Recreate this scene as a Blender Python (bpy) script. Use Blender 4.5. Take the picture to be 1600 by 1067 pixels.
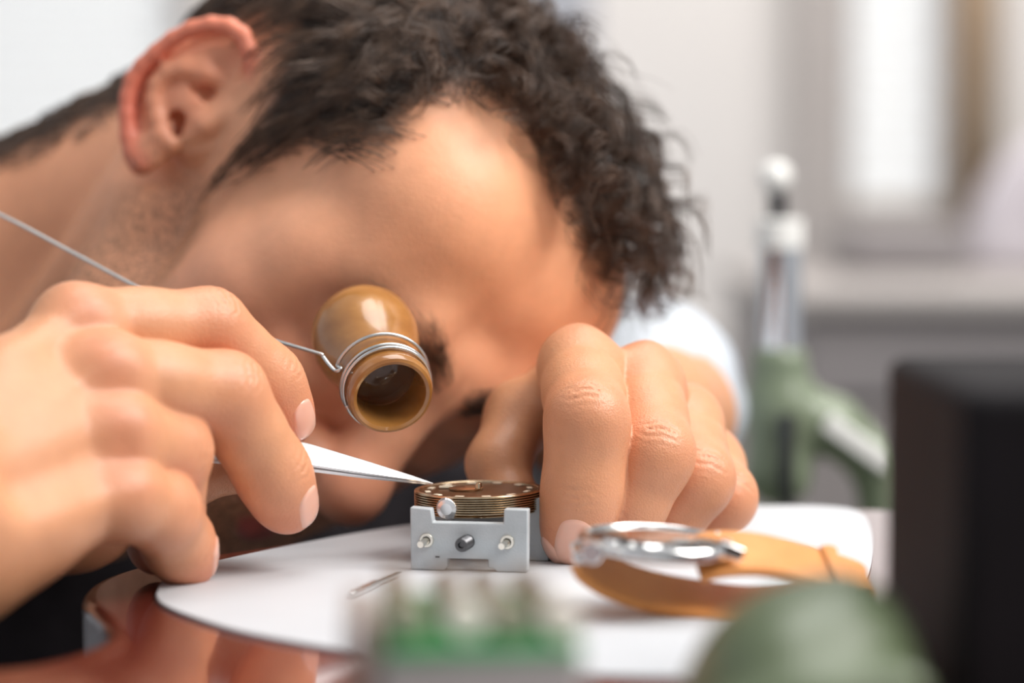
import bpy, bmesh, math, random
import numpy as np
from mathutils import Vector, Matrix
random.seed(7); RNG = np.random.default_rng(7)
for o in list(bpy.data.objects): bpy.data.objects.remove(o)
S = bpy.context.scene
COL = S.collection
# ------------------------------------------------------------------ camera, world, lights, exposure
cam_d = bpy.data.cameras.new('camera'); cam = bpy.data.objects.new('camera', cam_d); COL.objects.link(cam)
cam.location = (0.013, -0.72609, 0.11409); cam.rotation_euler = (math.radians(90-3.5), 0, 0)
cam_d.sensor_width = 36; cam_d.lens = 85.0; cam_d.clip_start = 0.01; cam_d.clip_end = 60
cam_d.dof.use_dof = True; cam_d.dof.focus_distance = 0.738; cam_d.dof.aperture_fstop = 4.3; cam_d.dof.aperture_blades = 0
S.camera = cam
w = bpy.data.worlds.new('world'); S.world = w; w.use_nodes = True
w.node_tree.nodes['Background'].inputs[0].default_value = (0.93, 0.96, 1.0, 1)
w.node_tree.nodes['Background'].inputs[1].default_value = 0.50
def area(name, loc, target, size, size_y, power, color=(1, 1, 1)):
    d = bpy.data.lights.new(name, 'AREA'); d.shape = 'RECTANGLE'; d.size = size; d.size_y = size_y; d.energy = power; d.color = color
    o = bpy.data.objects.new(name, d); COL.objects.link(o); o.location = loc
    o.rotation_euler = (Vector(target)-Vector(loc)).to_track_quat('-Z', 'Y').to_euler()
    return o
area('window_daylight', (-1.0, -0.3, 1.1), (-0.0, 0.05, 0.05), 0.9, 0.7, 1.2, (1.0, 0.98, 0.96))
area('key_softbox', (0.85, -0.24, 0.95), (0.0, 0.05, 0.06), 0.8, 0.7, 23, (1.0, 0.97, 0.93))
area('wall_fill', (0.6, 2.0, 1.8), (0.4, 3.3, 0.2), 1.6, 0.8, 56, (1.0, 0.97, 0.94))  # unseen fill, added to brighten the far wall
area('ceiling_softbox', (0.25, 0.30, 1.5), (0.0, 0.05, 0.05), 0.9, 0.9, 14, (1.0, 0.985, 0.96))
S.view_settings.view_transform = 'Standard'; S.view_settings.look = 'None'; S.view_settings.gamma = 1.0
S.view_settings.use_curve_mapping = False; S.view_settings.exposure = 0.0
S.cycles.use_denoising = True; S.cycles.max_bounces = 8; S.cycles.sample_clamp_indirect = 6
# ------------------------------------------------------------------ camera maths (metres)
F_PX = 3778.0
PITCH = math.radians(3.5)
CAM = np.array([0.013, -0.72609, 0.11409])
C_R = np.array([1.0, 0, 0]); C_F = np.array([0, math.cos(PITCH), -math.sin(PITCH)]); C_U = np.array([0, math.sin(PITCH), math.cos(PITCH)])
def ray(px, py):
    return C_F + C_R*((px-800.0)/F_PX) - C_U*((py-533.5)/F_PX)
def P(px, py, d):
    """world point seen at a pixel of the 1600x1067 photograph, d metres deep"""
    return CAM + ray(px, py)*d
def on_z(px, py, z):
    r = ray(px, py); return CAM + r*((z-CAM[2])/r[2])
# ------------------------------------------------------------------ head frame: x to his right, y forward, z to the crown, millimetres
_w = np.array([-0.9730829, 0.61574445, -2.25460425]); _t = np.linalg.norm(_w); _k = _w/_t
_K = np.array([[0, -_k[2], _k[1]], [_k[2], 0, -_k[0]], [-_k[1], _k[0], 0]])
HR = np.eye(3) + math.sin(_t)*_K + (1-math.cos(_t))*_K@_K
HT = np.array([-0.05617806, 0.17619428, 0.1023834])
def h2w(p): return np.asarray(p, float)/1000.0 @ HR.T + HT
def w2h(p): return ((np.asarray(p, float)-HT) @ HR)*1000.0
CAM_H = w2h(CAM)
def hplane(px, py, p0, n):
    """head-frame point where the pixel's ray meets a plane"""
    d = (ray(px, py) @ HR); p0 = np.asarray(p0, float); n = np.asarray(n, float)
    return CAM_H + d*(((p0-CAM_H) @ n)/(d @ n))
# ------------------------------------------------------------------ signed distance toolkit
def smin(a, b, k):
    h = np.maximum(k-np.abs(a-b), 0)/k
    return np.minimum(a, b) - h*h*k*0.25
def smax(a, b, k): return -smin(-a, -b, k)
def sub(a, b, k): return smax(a, -b, k)
def ell(p, c, r, R=None):
    q = p-np.asarray(c, np.float32)
    if R is not None: q = q @ np.asarray(R, np.float32)
    r = np.asarray(r, np.float32)
    k0 = np.sqrt(((q/r)**2).sum(-1)); k1 = np.sqrt(((q/(r*r))**2).sum(-1))+1e-9
    return k0*(k0-1.0)/k1
def cap(p, a, b, ra, rb):
    a = np.asarray(a, np.float32); ab = np.asarray(b, np.float32)-a
    q = p-a; t = np.clip((q @ ab)/(ab @ ab+1e-12), 0, 1)
    return np.sqrt(((q-t[..., None]*ab)**2).sum(-1)) - (ra+(rb-ra)*t)
def chain(p, pts, rs, k=1.0):
    d = None
    for i in range(len(pts)-1):
        c = cap(p, pts[i], pts[i+1], rs[i], rs[i+1])
        d = c if d is None else smin(d, c, k)
    return d
def roty(a):
    c, s = math.cos(a), math.sin(a); return np.array([[c, 0, s], [0, 1, 0], [-s, 0, c]])
def rotx(a):
    c, s = math.cos(a), math.sin(a); return np.array([[1, 0, 0], [0, c, -s], [0, s, c]])
def rotz(a):
    c, s = math.cos(a), math.sin(a); return np.array([[c, -s, 0], [s, c, 0], [0, 0, 1]])

# ------------------------------------------------------------------ the ear
EAR_O = np.array([77.0, -4, 0]); EAR_N = np.array([.87, .49, 0.05]); EAR_N /= np.linalg.norm(EAR_N)
EAR_B = np.cross([0, 0, 1.0], EAR_N); EAR_B /= np.linalg.norm(EAR_B); EAR_U = np.cross(EAR_N, EAR_B)
EAR_M = np.stack([EAR_B, EAR_U, EAR_N], 1)
def ep(x, y, w=0.0):
    """a trace point of the enlarged ear (zoom 3.558, origin 100,0) in ear-plane millimetres"""
    y = y+max(0, 420-y)*.10
    q = (hplane(100+x/3.558, y/3.558, EAR_O, EAR_N)-EAR_O) @ EAR_M
    return (q[0], q[1], w)
def build_ear():
    E = {}
    rim = [(1075, 440), (1052, 360), (1042, 270), (1010, 180), (940, 128), (840, 118), (730, 145), (625, 205), (530, 290), (450, 370), (395, 450), (368, 540), (360, 640), (365, 760), (385, 850), (430, 910)]
    wr = [-1, 1.0, 2, 3, 3.2, 3.4, 3.4, 3.2, 3, 2.6, 2.2, 1.8, 1.4, 1, .6, 0]
    rr = [3.2, 3.0, 3.1, 3.1, 3.1, 3.1, 3.0, 2.9, 2.9, 2.9, 3.0, 3.0, 3.0, 3.1, 3.4, 4.0]
    E['rim'] = ([ep(x, y, w) for (x, y), w in zip(rim, wr)], rr)
    ah = [(880, 440), (780, 400), (680, 375), (590, 400), (525, 470), (505, 560), (520, 660), (545, 750), (590, 800)]
    E['ah'] = ([ep(x, y, w) for (x, y), w in zip(ah, [-3.0, -1.0, 0, .6, .8, .6, .3, 0, -.6])], [3.2, 3.8, 4.0, 3.6, 3.2, 3.0, 3.0, 3.0, 2.8])
    E['ah2'] = ([ep(x, y, w) for (x, y), w in zip([(650, 370), (760, 310), (860, 270), (930, 230)], [-.6, -1.6, -3, -4])], [3.4, 3.2, 3.0, 2.4])
    E['crus'] = ([ep(x, y, w) for (x, y), w in zip([(1060, 430), (960, 490), (850, 560), (740, 595), (640, 590)], [-1, -2.5, -4.0, -5.4, -7])], [3.0, 2.8, 2.8, 2.5, 2.0])
    E['tragus'] = ([ep(x, y, w) for (x, y), w in zip([(900, 620), (780, 690), (700, 740)], [-3.5, -1.2, -2.6])], [5.0, 4.2, 3.0])
    E['plate'] = [ep(850, 260, -3.6), ep(600, 480, -3.8), ep(500, 740, -2.4)]
    E['lobe'] = ep(450, 850, 0.2)
    E['cymba'] = ep(760, 490, -6.0); E['cavum'] = ep(620, 680, -5.5)
    E['scapha'] = [ep(930, 210, 1), ep(840, 200, 1), ep(700, 240, 1), (ep(560, 340, 1)), ep(470, 440, 1), ep(445, 560, 1)]
    return E
EARD = build_ear()
def ear_sdf(p):
    q = (p-EAR_O.astype(np.float32)) @ EAR_M.astype(np.float32)
    E = EARD
    pl = E['plate']
    d = chain(q*np.array([1, 1, 3.4], np.float32), [np.array(v)*[1, 1, 3.4] for v in pl], [11, 13, 10], 6)*.5
    d = smin(d, cap(q, (2, 0, -14), (-3, 1, -9), 16, 11), 5)       # shell of the concha behind
    d = sub(d, cap(q, E['scapha'][0], E['scapha'][1], 2.2, 2.2), 2)
    d = sub(d, chain(q, E['scapha'], [2.4, 2.6, 2.8, 2.6, 2.2, 1.6]), 2.5)
    d = sub(d, ell(q, E['cymba'], (9, 6, 6.5), rotz(.25)), 2.5)
    d = sub(d, ell(q, E['cavum'], (5.5, 8, 7), rotz(.35)), 2.5)
    d = smin(d, chain(q, E['ah'][0], E['ah'][1], 2), 2.2)
    d = smin(d, chain(q, E['ah2'][0], E['ah2'][1], 2), 3)
    d = smin(d, chain(q, E['crus'][0], E['crus'][1], 1), 1.8)
    d = smin(d, chain(q, E['tragus'][0], E['tragus'][1], 2), 3)
    d = smin(d, ell(q, E['lobe'], (6.5, 8, 3.2), rotz(.3)), 4)
    d = smin(d, chain(q, E['rim'][0], E['rim'][1], 1), 1.6)
    return d

# ------------------------------------------------------------------ the head and neck
def head_sdf(p):
    p = p.astype(np.float32)
    s = p.copy(); s[..., 0] = np.abs(s[..., 0])
    d = ell(p, (0, -12, 33), (76, 93, 75))
    d = smin(d, ell(p, (0, 35, 38), (61, 63, 52)), 20)
    d = smin(d, ell(s, (30, 42, 52), (36, 49, 35)), 16)                # corners of the forehead
    d = smin(d, ell(s, (34, 64, 44), (27, 27, 26)), 22)
    d = smin(d, cap(p, (0, 38, -5), (0, 54, -76), 57, 34), 22)
    d = smin(d, ell(s, (33, 52, -46), (33, 33, 40)), 20)               # cheek
    d = smin(d, ell(s, (49, 54, -14), (19, 26, 18), rotz(-.45)), 20)   # cheekbone
    d = smin(d, cap(s, (56, -4, -38), (50, 20, -68), 15, 16), 18)      # jaw
    d = smin(d, cap(s, (50, 20, -68), (14, 70, -94), 16, 18), 18)
    d = smin(d, ell(p, (0, 74, -95), (24, 22, 19)), 14)                # chin
    d = smin(d, chain(s, [(8, 99, 16), (26, 97, 23), (45, 82, 23), (56, 67, 14)], [7, 8, 7.5, 6], 6), 18)   # brow
    d = smin(d, ell(s, (53, 64, 8), (14, 19, 20)), 14)                 # temple beside the eye
    d = sub(d, ell(s, (32, 105, 5), (15, 12, 10)), 11)                 # socket
    d = smin(d, ell(s, (32, 83, 4), (16, 13.5, 12)), 8)                # closed lids over the eye
    d = smin(d, ell(s, (32, 84, -17), (17, 9, 8)), 10)                 # cheek pushed up under the loupe
    d = sub(d, cap(s, (50, 80, 8), (43, 87, 13), 1.0, 1.6), 3)          # corner crease beside the loupe
    # nose
    d = smin(d, cap(p, (0, 95, 20), (0, 107, -24), 9, 12), 12)
    d = smin(d, ell(p, (0, 111, -33), (14.5, 14.5, 13)), 8)
    d = smin(d, ell(s, (16, 98, -36), (8.5, 12, 9.5)), 6)
    d = sub(d, cap(s, (26.5, 97, -42), (23, 91, -26), 1.2, .8), 4)
    d = sub(d, ell(s, (8, 102, -48), (4, 7, 6)), 2.5)
    # mouth
    d = smin(d, ell(p, (0, 72, -63), (36, 26, 28)), 16)
    d = smin(d, cap(s, (4, 98.5, -60), (24, 84, -66), 4.2, 2.4), 6)
    d = smin(d, cap(s, (0, 96.5, -71.5), (19, 87, -69), 5.4, 3), 5)
    d = sub(d, chain(s, [(0, 103, -65), (12, 99.5, -66), (26, 86, -68)], [1.2, 1.3, 1.2], 1), 2)
    d = sub(d, cap(p, (0, 99, -50), (0, 103, -57), 2.2, 2.6), 4)
    # neck, with the muscle behind the ear
    neck = ell(p*np.array([1, 1, .3], np.float32), (0, -34, -33), (58, 62, 60))
    d = smin(d, cap(p, (0, -44, -20), (0, -76, -150), 60, 68), 20)
    d = smin(d, cap(p, (0, -5, -70), (0, -20, -150), 42, 52), 16)
    d = smin(d, cap(s, (58, -22, -25), (38, 10, -150), 12, 14), 10)
    d = smin(d, cap(p, (0, -76, -150), (0, -95, -240), 68, 100), 25)
    # ears (mirrored for the far side)
    m = (s[..., 0] > 55) & (s[..., 1] > -55) & (s[..., 1] < 40) & (s[..., 2] > -60) & (s[..., 2] < 65)
    if m.any():
        e = ear_sdf(s[m]); dm = d[m]
        d = d.copy(); d[m] = smin(dm, e, 4)
    return d
# ------------------------------------------------------------------ the hands, world millimetres
def M3(px, py, d): return P(px, py, d)*1000.0
def finger_sdf(p, js, rs, up, creases=True):
    """js: MCP, PIP, DIP, tip; rs: radii there; up: dorsal direction"""
    js = [np.asarray(j, float) for j in js]
    pts = []; rad = []
    for i in range(3):
        a, b = js[i], js[i+1]; ra, rb = rs[i], rs[i+1]
        pts += [a, a+(b-a)*.5]; rad += [ra, (ra+rb)/2*(.95 if i < 2 else 1.0)]
    pts.append(js[3]); rad.append(rs[3])
    d = chain(p, pts, rad, 6)
    # pads under the phalanges, knuckle humps on top
    for i, (w, h) in enumerate(((.5, 1.4), (.5, 1.2), (.5, 1.1))):
        a, b = js[i], js[i+1]; t = (b-a)/np.linalg.norm(b-a); u = up-(up@t)*t; u /= np.linalg.norm(u)
        c = a+(b-a)*w-u*h; r = (rs[i]+rs[i+1])/2; L = np.linalg.norm(b-a)*.22
        d = smin(d, cap(p, c-t*L, c+t*L, r*.93, r*.91), 8)
    for i, h in ((1, 1.0), (2, .5)):
        a, b = js[i-1], js[i+1]; t = (b-a)/np.linalg.norm(b-a); u = up-(up@t)*t; u /= np.linalg.norm(u)
        d = smin(d, ell(p, js[i]+u*h, (rs[i]*.9,)*3), 7)
        if creases:
            q = p-js[i].astype(np.float32)
            s_ = q @ t.astype(np.float32); v = q @ u.astype(np.float32); lat = q @ np.cross(t, u).astype(np.float32)
            w = np.exp(-(s_/4.2)**2)*np.clip(v/rs[i]*1.6-.3, 0, 1)*np.exp(-(lat/6.5)**4)
            ph = s_+.03*lat*lat*np.sign(s_)+.45*np.sin(lat*.7+i*2)+.3*np.sin(lat*1.9+s_)
            d = d + w*(.65 if i == 1 else .45)*(np.cos(ph*2*math.pi/2.7)*.5+.5)**4
    return d
def hand_sdf(p, H):
    p = p.astype(np.float32)
    up = H['up']; mc = None
    W = H['wrist']
    for k, (m, r) in enumerate(zip(H['mcp'], H['mcr'])):
        w = W[k]
        c = chain(p, [w, w+(m-w)*.55, m], [H['wr'], (H['wr']+r)*.5, r], 8)
        mc = c if mc is None else smin(mc, c, 16)
    mc = smin(mc, chain(p, H['arm'], H['armr'], 10), 22)
    for c, r0 in H.get('fill', []): mc = smin(mc, ell(p, c, r0), 14)
    for i in range(4):                                              # extensor tendons and the knuckle heads
        m = H['mcp'][i]; w = W[i]
        mc = smin(mc, cap(p, w+(m-w)*.35+up*(H['wr']-2.6), m+up*(H['mcr'][i]-2.4), 2, 2.6), 6)
        mc = smin(mc, ell(p, m+up*1.2, (H['mcr'][i]*.93,)*3), 7)
    for i in range(3):                                              # hollows between the knuckles
        a = (H['mcp'][i]+H['mcp'][i+1])/2; w = (W[i]+W[i+1])/2
        mc = sub(mc, cap(p, a+(w-a)*.04+up*(H['mcr'][i]+4.4), a+(w-a)*.62+up*(H['wr']+9), 4.5, 3.0), 13)
    d = mc
    th = chain(p, H['thumb'], H['thr'], 5)
    d = smin(d, th, 12)
    fs = [finger_sdf(p, [m]+list(j), r, u) for m, j, r, u in zip(H['mcp'], H['fj'], H['fr'], H['fu'])]
    f = fs[0]
    for g in fs[1:]: f = smin(f, g, .9)
    # webs: fingers melt into the palm only near the knuckles
    near = np.full(p.shape[:-1], 1e9, np.float32)
    for m in H['mcp']:
        near = np.minimum(near, np.sqrt(((p-m.astype(np.float32))**2).sum(-1)))
    k = 1.2+9*np.clip(1-(near-8)/16, 0, 1)
    return smin(d, f, k)
def right_hand():
    H = {}
    mcp = [M3(115, 508, .688), M3(155, 585, .675), M3(172, 680, .668), M3(182, 775, .664)]
    H['mcp'] = mcp; H['mcr'] = [9.6, 10.2, 9.8, 8.6]
    H['wrist'] = [M3(-150, 745, .635), M3(-140, 800, .622), M3(-130, 850, .62), M3(-120, 905, .628)]
    H['wr'] = 13
    H['arm'] = [M3(-130, 825, .632), M3(-330, 840, .62), M3(-640, 810, .62)]; H['armr'] = [26, 25, 28]
    n = np.cross(mcp[3]-mcp[0], H['wrist'][1]-mcp[1]); n /= np.linalg.norm(n)
    if n[1] > 0: n = -n
    H['up'] = n
    H['fj'] = [[M3(325, 508, .714), M3(418, 592, .729), M3(453, 658, .737)],
               [M3(352, 612, .702), M3(425, 735, .716), M3(452, 792, .724)],
               [M3(266, 702, .690), M3(262, 812, .706), M3(246, 858, .718)],
               [M3(250, 795, .680), M3(278, 845, .700), M3(295, 879, .708)]]
    H['fr'] = [[10, 9.2, 8.3, 7.0], [10.8, 10, 9.0, 7.5], [10.8, 10, 8.4, 7], [9.6, 9.0, 7.8, 6.6]]
    H['fu'] = [np.array([.3, -.5, .8]), np.array([.45, -.6, .65]), np.array([.8, -.55, .25]), np.array([.85, -.45, .25])]
    H['thumb'] = [M3(-60, 800, .66), M3(120, 740, .72), M3(280, 745, .738), M3(375, 720, .745), M3(425, 700, .745)]; H['thr'] = [14, 13, 10, 8.6, 7.2]
    H['fill'] = [(M3(20, 720, .665), (26, 20, 26)), (M3(100, 800, .69), (22, 16, 18))]
    return H
def left_hand():
    H = {}
    mcp = [M3(905, 575, .775), M3(1003, 598, .782), M3(1068, 662, .794), M3(1106, 728, .808)]
    H['mcp'] = mcp; H['mcr'] = [11.2, 11, 10.4, 9.6]
    H['wrist'] = [M3(890, 640, .868), M3(925, 650, .872), M3(960, 670, .876), M3(990, 690, .878)]
    H['wr'] = 12.5
    H['arm'] = [M3(940, 665, .872), M3(1010, 650, .93), M3(1090, 640, 1.02)]; H['armr'] = [23, 26, 34]
    H['up'] = np.array([.1, .1, 1.0])/np.linalg.norm([.1, .1, 1.0])
    H['fj'] = [[M3(918, 655, .738), M3(910, 765, .740), M3(896, 845, .744)],
               [M3(1022, 708, .750), M3(978, 790, .753), M3(950, 820, .762)],
               [M3(1088, 748, .768), M3(1045, 800, .772), M3(1014, 818, .782)],
               [M3(1128, 778, .786), M3(1094, 800, .790), M3(1070, 806, .802)]]
    H['fr'] = [[11.4, 11, 9.9, 8.5], [11.4, 10.8, 9.8, 8.2], [10.8, 10.2, 9.2, 7.8], [9.8, 9.2, 8.2, 7]]
    H['fu'] = [np.array([-.1, -.9, .45]), np.array([.1, -.8, .6]), np.array([.3, -.8, .5]), np.array([.4, -.8, .45])]
    H['thumb'] = [M3(880, 650, .845), M3(815, 650, .80), M3(778, 725, .785), M3(800, 790, .775), M3(812, 810, .770)]; H['thr'] = [14, 11.5, 9.6, 8.6, 7.0]
    H['fill'] = [(M3(960, 655, .83), (24, 24, 16))]
    return H
RH = right_hand(); LH = left_hand()
# ------------------------------------------------------------------ mesh helpers
def surface_nets(f, lo, hi, h, B=8, slack=1.35):
    lo = np.asarray(lo, float); nb = np.ceil((np.asarray(hi, float)-lo)/(B*h)).astype(int)
    g = np.stack(np.meshgrid(*[np.arange(n) for n in nb], indexing='ij'), -1).reshape(-1, 3)
    c = lo+(g+.5)*B*h
    dv = np.concatenate([f(c[i:i+40000].astype(np.float32)) for i in range(0, len(c), 40000)])
    g = g[np.abs(dv) < B*h*.87*slack]
    loc = np.stack(np.meshgrid(*[np.arange(B+1)]*3, indexing='ij'), -1).reshape(-1, 3)
    N = nb*B+2
    keys = []; verts = []; cases = []
    off = np.array([[i, j, k] for i in (0, 1) for j in (0, 1) for k in (0, 1)])
    edges = [(a, b) for a in range(8) for b in range(a+1, 8) if np.abs(off[a]-off[b]).sum() == 1]
    for s in range(0, len(g), 256):
        gb = g[s:s+256]
        idx = gb[:, None, :]*B+loc[None]
        v = f((lo+idx*h).reshape(-1, 3).astype(np.float32)).reshape(len(gb), B+1, B+1, B+1)
        cor = np.stack([v[:, i:i+B, j:j+B, k:k+B] for i, j, k in off], -1)
        neg = cor < 0; n = neg.sum(-1); act = np.argwhere((n > 0) & (n < 8))
        if not len(act): continue
        cv = cor[act[:, 0], act[:, 1], act[:, 2], act[:, 3]].astype(float)
        cell = gb[act[:, 0]]*B+act[:, 1:]
        acc = np.zeros((len(act), 3)); cnt = np.zeros(len(act))
        for a, b in edges:
            m = (cv[:, a] < 0) != (cv[:, b] < 0)
            t = cv[m, a]/(cv[m, a]-cv[m, b])
            acc[m] += off[a]+(off[b]-off[a])*t[:, None]; cnt[m] += 1
        verts.append(lo+(cell+acc/cnt[:, None])*h)
        keys.append((cell[:, 0]*N[1]+cell[:, 1])*N[2]+cell[:, 2]); cases.append(cv[:, [0, 4, 2, 1]] < 0)
    keys = np.concatenate(keys); verts = np.concatenate(verts); cases = np.concatenate(cases)
    o = np.argsort(keys); keys = keys[o]; verts = verts[o]; cases = cases[o]
    st = [N[1]*N[2], N[2], 1]; quads = []
    for a in range(3):
        b, c2 = (a+1) % 3, (a+2) % 3
        m = np.where(cases[:, 0] != cases[:, a+1])[0]
        q = [keys[m], keys[m]-st[b], keys[m]-st[b]-st[c2], keys[m]-st[c2]]
        ii = [np.clip(np.searchsorted(keys, k), 0, len(keys)-1) for k in q]
        ok = np.all([keys[i] == k for i, k in zip(ii, q)], 0)
        Q = np.stack(ii, 1)[ok]; flip = ~cases[m, 0][ok]
        Q[flip] = Q[flip][:, ::-1]
        quads.append(Q)
    return verts, np.concatenate(quads)[:, ::1]
def np_mesh(name, verts, quads, smooth=True):
    me = bpy.data.meshes.new(name); n = quads.shape[1]
    me.vertices.add(len(verts)); me.vertices.foreach_set('co', np.asarray(verts, np.float32).ravel())
    me.loops.add(quads.size); me.loops.foreach_set('vertex_index', quads.astype(np.int32).ravel())
    me.polygons.add(len(quads)); me.polygons.foreach_set('loop_start', np.arange(0, quads.size, n, dtype=np.int32))
    me.polygons.foreach_set('use_smooth', np.full(len(quads), smooth))
    me.update(calc_edges=True); me.validate()
    return me
def link(name, me, mat=None, parent=None):
    o = bpy.data.objects.new(name, me); COL.objects.link(o)
    if mat is not None:
        me.materials.clear(); me.materials.append(mat)
    if parent is not None: o.parent = parent
    return o
def empty(name, loc=(0, 0, 0), rot=(0, 0, 0)):
    o = bpy.data.objects.new(name, None); COL.objects.link(o); o.location = loc; o.rotation_euler = rot; o.empty_display_size = .01
    return o
def tag(o, label=None, cat=None, group=None, kind=None):
    if label: o['label'] = label
    if cat: o['category'] = cat
    if group: o['group'] = group
    if kind: o['kind'] = kind
    return o
def bm_obj(name, bm, mat, parent=None, smooth=False, bevel=0, seg=2, angle=35):
    bmesh.ops.recalc_face_normals(bm, faces=bm.faces)
    me = bpy.data.meshes.new(name); bm.to_mesh(me); bm.free()
    if smooth:
        for p in me.polygons: p.use_smooth = True
    o = link(name, me, mat, parent)
    if bevel:
        b = o.modifiers.new('bevel', 'BEVEL'); b.width = bevel; b.segments = seg; b.limit_method = 'ANGLE'; b.angle_limit = math.radians(30)
    if smooth == 'auto' or bevel:
        for p in me.polygons: p.use_smooth = True
        me.set_sharp_from_angle(angle=math.radians(angle))
    return o
def box_bm(x0, x1, y0, y1, z0, z1, bm=None):
    bm = bm or bmesh.new()
    v = [bm.verts.new((x, y, z)) for x in (x0, x1) for y in (y0, y1) for z in (z0, z1)]
    for f in ((0, 1, 3, 2), (4, 6, 7, 5), (0, 4, 5, 1), (2, 3, 7, 6), (0, 2, 6, 4), (1, 5, 7, 3)): bm.faces.new([v[i] for i in f])
    return bm
def prism_bm(pts, a, b, fn, bm=None):
    """closed 2D outline pts extruded from a to b; fn(u, v, w) gives the 3D point"""
    bm = bm or bmesh.new()
    A = [bm.verts.new(fn(u, v, a)) for u, v in pts]; B = [bm.verts.new(fn(u, v, b)) for u, v in pts]
    bm.faces.new(A); bm.faces.new(B[::-1])
    n = len(pts)
    for i in range(n): bm.faces.new([A[i], A[(i+1) % n], B[(i+1) % n], B[i]])
    return bm
def frame_of(axis, up=(0, 0, 1)):
    z = Vector(axis).normalized(); u = Vector(up)
    if abs(z.dot(u.normalized())) > .98: u = Vector((1, 0, 0))
    x = u.cross(z).normalized(); y = z.cross(x)
    return x, y, z
def lathe_bm(prof, origin, axis, n=48, bm=None, close=False):
    """prof: (radius, distance along the axis)"""
    bm = bm or bmesh.new(); x, y, z = frame_of(axis); o = Vector(origin); rings = []
    for r, s in prof:
        if r < 1e-7: rings.append([bm.verts.new(o+z*s)])
        else: rings.append([bm.verts.new(o+z*s+(x*math.cos(2*math.pi*i/n)+y*math.sin(2*math.pi*i/n))*r) for i in range(n)])
    seq = list(zip(rings, rings[1:]))
    if close: seq.append((rings[-1], rings[0]))
    for A, B in seq:
        if len(A) == 1 and len(B) == 1: continue
        for i in range(n):
            j = (i+1) % n
            if len(A) == 1: bm.faces.new([A[0], B[j], B[i]])
            elif len(B) == 1: bm.faces.new([A[i], A[j], B[0]])
            else: bm.faces.new([A[i], A[j], B[j], B[i]])
    return bm
def tube_bm(pts, radii, n=12, bm=None, caps=True):
    bm = bm or bmesh.new(); pts = [Vector(p) for p in pts]
    if not hasattr(radii, '__len__'): radii = [radii]*len(pts)
    rings = []; prev = None
    for i, p in enumerate(pts):
        t = (pts[min(i+1, len(pts)-1)]-pts[max(i-1, 0)]).normalized()
        if prev is None: x, y, _ = frame_of(t)
        else:
            x = (prev-t*prev.dot(t)).normalized(); y = t.cross(x)
        prev = x
        rings.append([bm.verts.new(p+(x*math.cos(2*math.pi*k/n)+y*math.sin(2*math.pi*k/n))*radii[i]) for k in range(n)])
    for A, B in zip(rings, rings[1:]):
        for k in range(n): bm.faces.new([A[k], A[(k+1) % n], B[(k+1) % n], B[k]])
    if caps: bm.faces.new(rings[0][::-1]); bm.faces.new(rings[-1])
    return bm
def spline(pts, per=8):
    P_ = [np.asarray(p, float) for p in pts]; P_ = [2*P_[0]-P_[1]]+P_+[2*P_[-1]-P_[-2]]; out = []
    for i in range(1, len(P_)-2):
        for k in range(per):
            t = k/per; a, b, c, d = P_[i-1:i+3]
            out.append(.5*((2*b)+(-a+c)*t+(2*a-5*b+4*c-d)*t*t+(-a+3*b-3*c+d)*t**3))
    out.append(P_[-2]); return out
# ------------------------------------------------------------------ materials
def mat(name, color=(.5, .5, .5), rough=.5, metal=0.0, **kw):
    m = bpy.data.materials.new(name); m.use_nodes = True; b = m.node_tree.nodes['Principled BSDF']
    b.inputs['Base Color'].default_value = (*color, 1); b.inputs['Roughness'].default_value = rough; b.inputs['Metallic'].default_value = metal
    for k, v in kw.items(): b.inputs[k.replace('_', ' ')].default_value = v
    return m
def noisy(m, c1, c2, scale=20, detail=4, stretch=(1, 1, 1), bump=0.0, bscale=None, rough=None, bdist=.001):
    nt = m.node_tree; N = nt.nodes; L = nt.links; b = N['Principled BSDF']
    tc = N.new('ShaderNodeTexCoord'); mp = N.new('ShaderNodeMapping'); mp.inputs['Scale'].default_value = stretch
    n = N.new('ShaderNodeTexNoise'); n.inputs['Scale'].default_value = scale; n.inputs['Detail'].default_value = detail
    r = N.new('ShaderNodeValToRGB'); r.color_ramp.elements[0].color = (*c1, 1); r.color_ramp.elements[1].color = (*c2, 1)
    r.color_ramp.elements[0].position = .32; r.color_ramp.elements[1].position = .68
    L.new(tc.outputs['Object'], mp.inputs[0]); L.new(mp.outputs[0], n.inputs[0]); L.new(n.outputs[0], r.inputs[0]); L.new(r.outputs[0], b.inputs['Base Color'])
    if bump:
        n2 = N.new('ShaderNodeTexNoise'); n2.inputs['Scale'].default_value = bscale or scale*3; n2.inputs['Detail'].default_value = 3
        bp = N.new('ShaderNodeBump'); bp.inputs['Strength'].default_value = bump; bp.inputs['Distance'].default_value = bdist
        L.new(mp.outputs[0], n2.inputs[0]); L.new(n2.outputs[0], bp.inputs['Height']); L.new(bp.outputs[0], b.inputs['Normal'])
    return m
M = {}
M['bench'] = noisy(mat('red_lacquered_wood', rough=.12, Coat_Weight=.6, Coat_Roughness=.06), (.10, .016, .011), (.17, .035, .022), 9, 5, (1, .25, 1))
M['dark_desk'] = noisy(mat('dark_desk', rough=.9, Specular_IOR_Level=.08), (.012, .011, .012), (.02, .018, .018), 8)
M['mat_white'] = noisy(mat('white_mat', rough=.55), (.50, .515, .54), (.55, .565, .59), 14, 3, bump=.05, bscale=900)
M['grey_plastic'] = noisy(mat('grey_plastic', rough=.42), (.40, .43, .45), (.47, .50, .52), 120, 4, bump=.1, bscale=1500)
M['brass'] = noisy(mat('bronze_gilt', rough=.26, metal=1.0), (.52, .38, .24), (.66, .52, .36), 300, 3)
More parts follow.
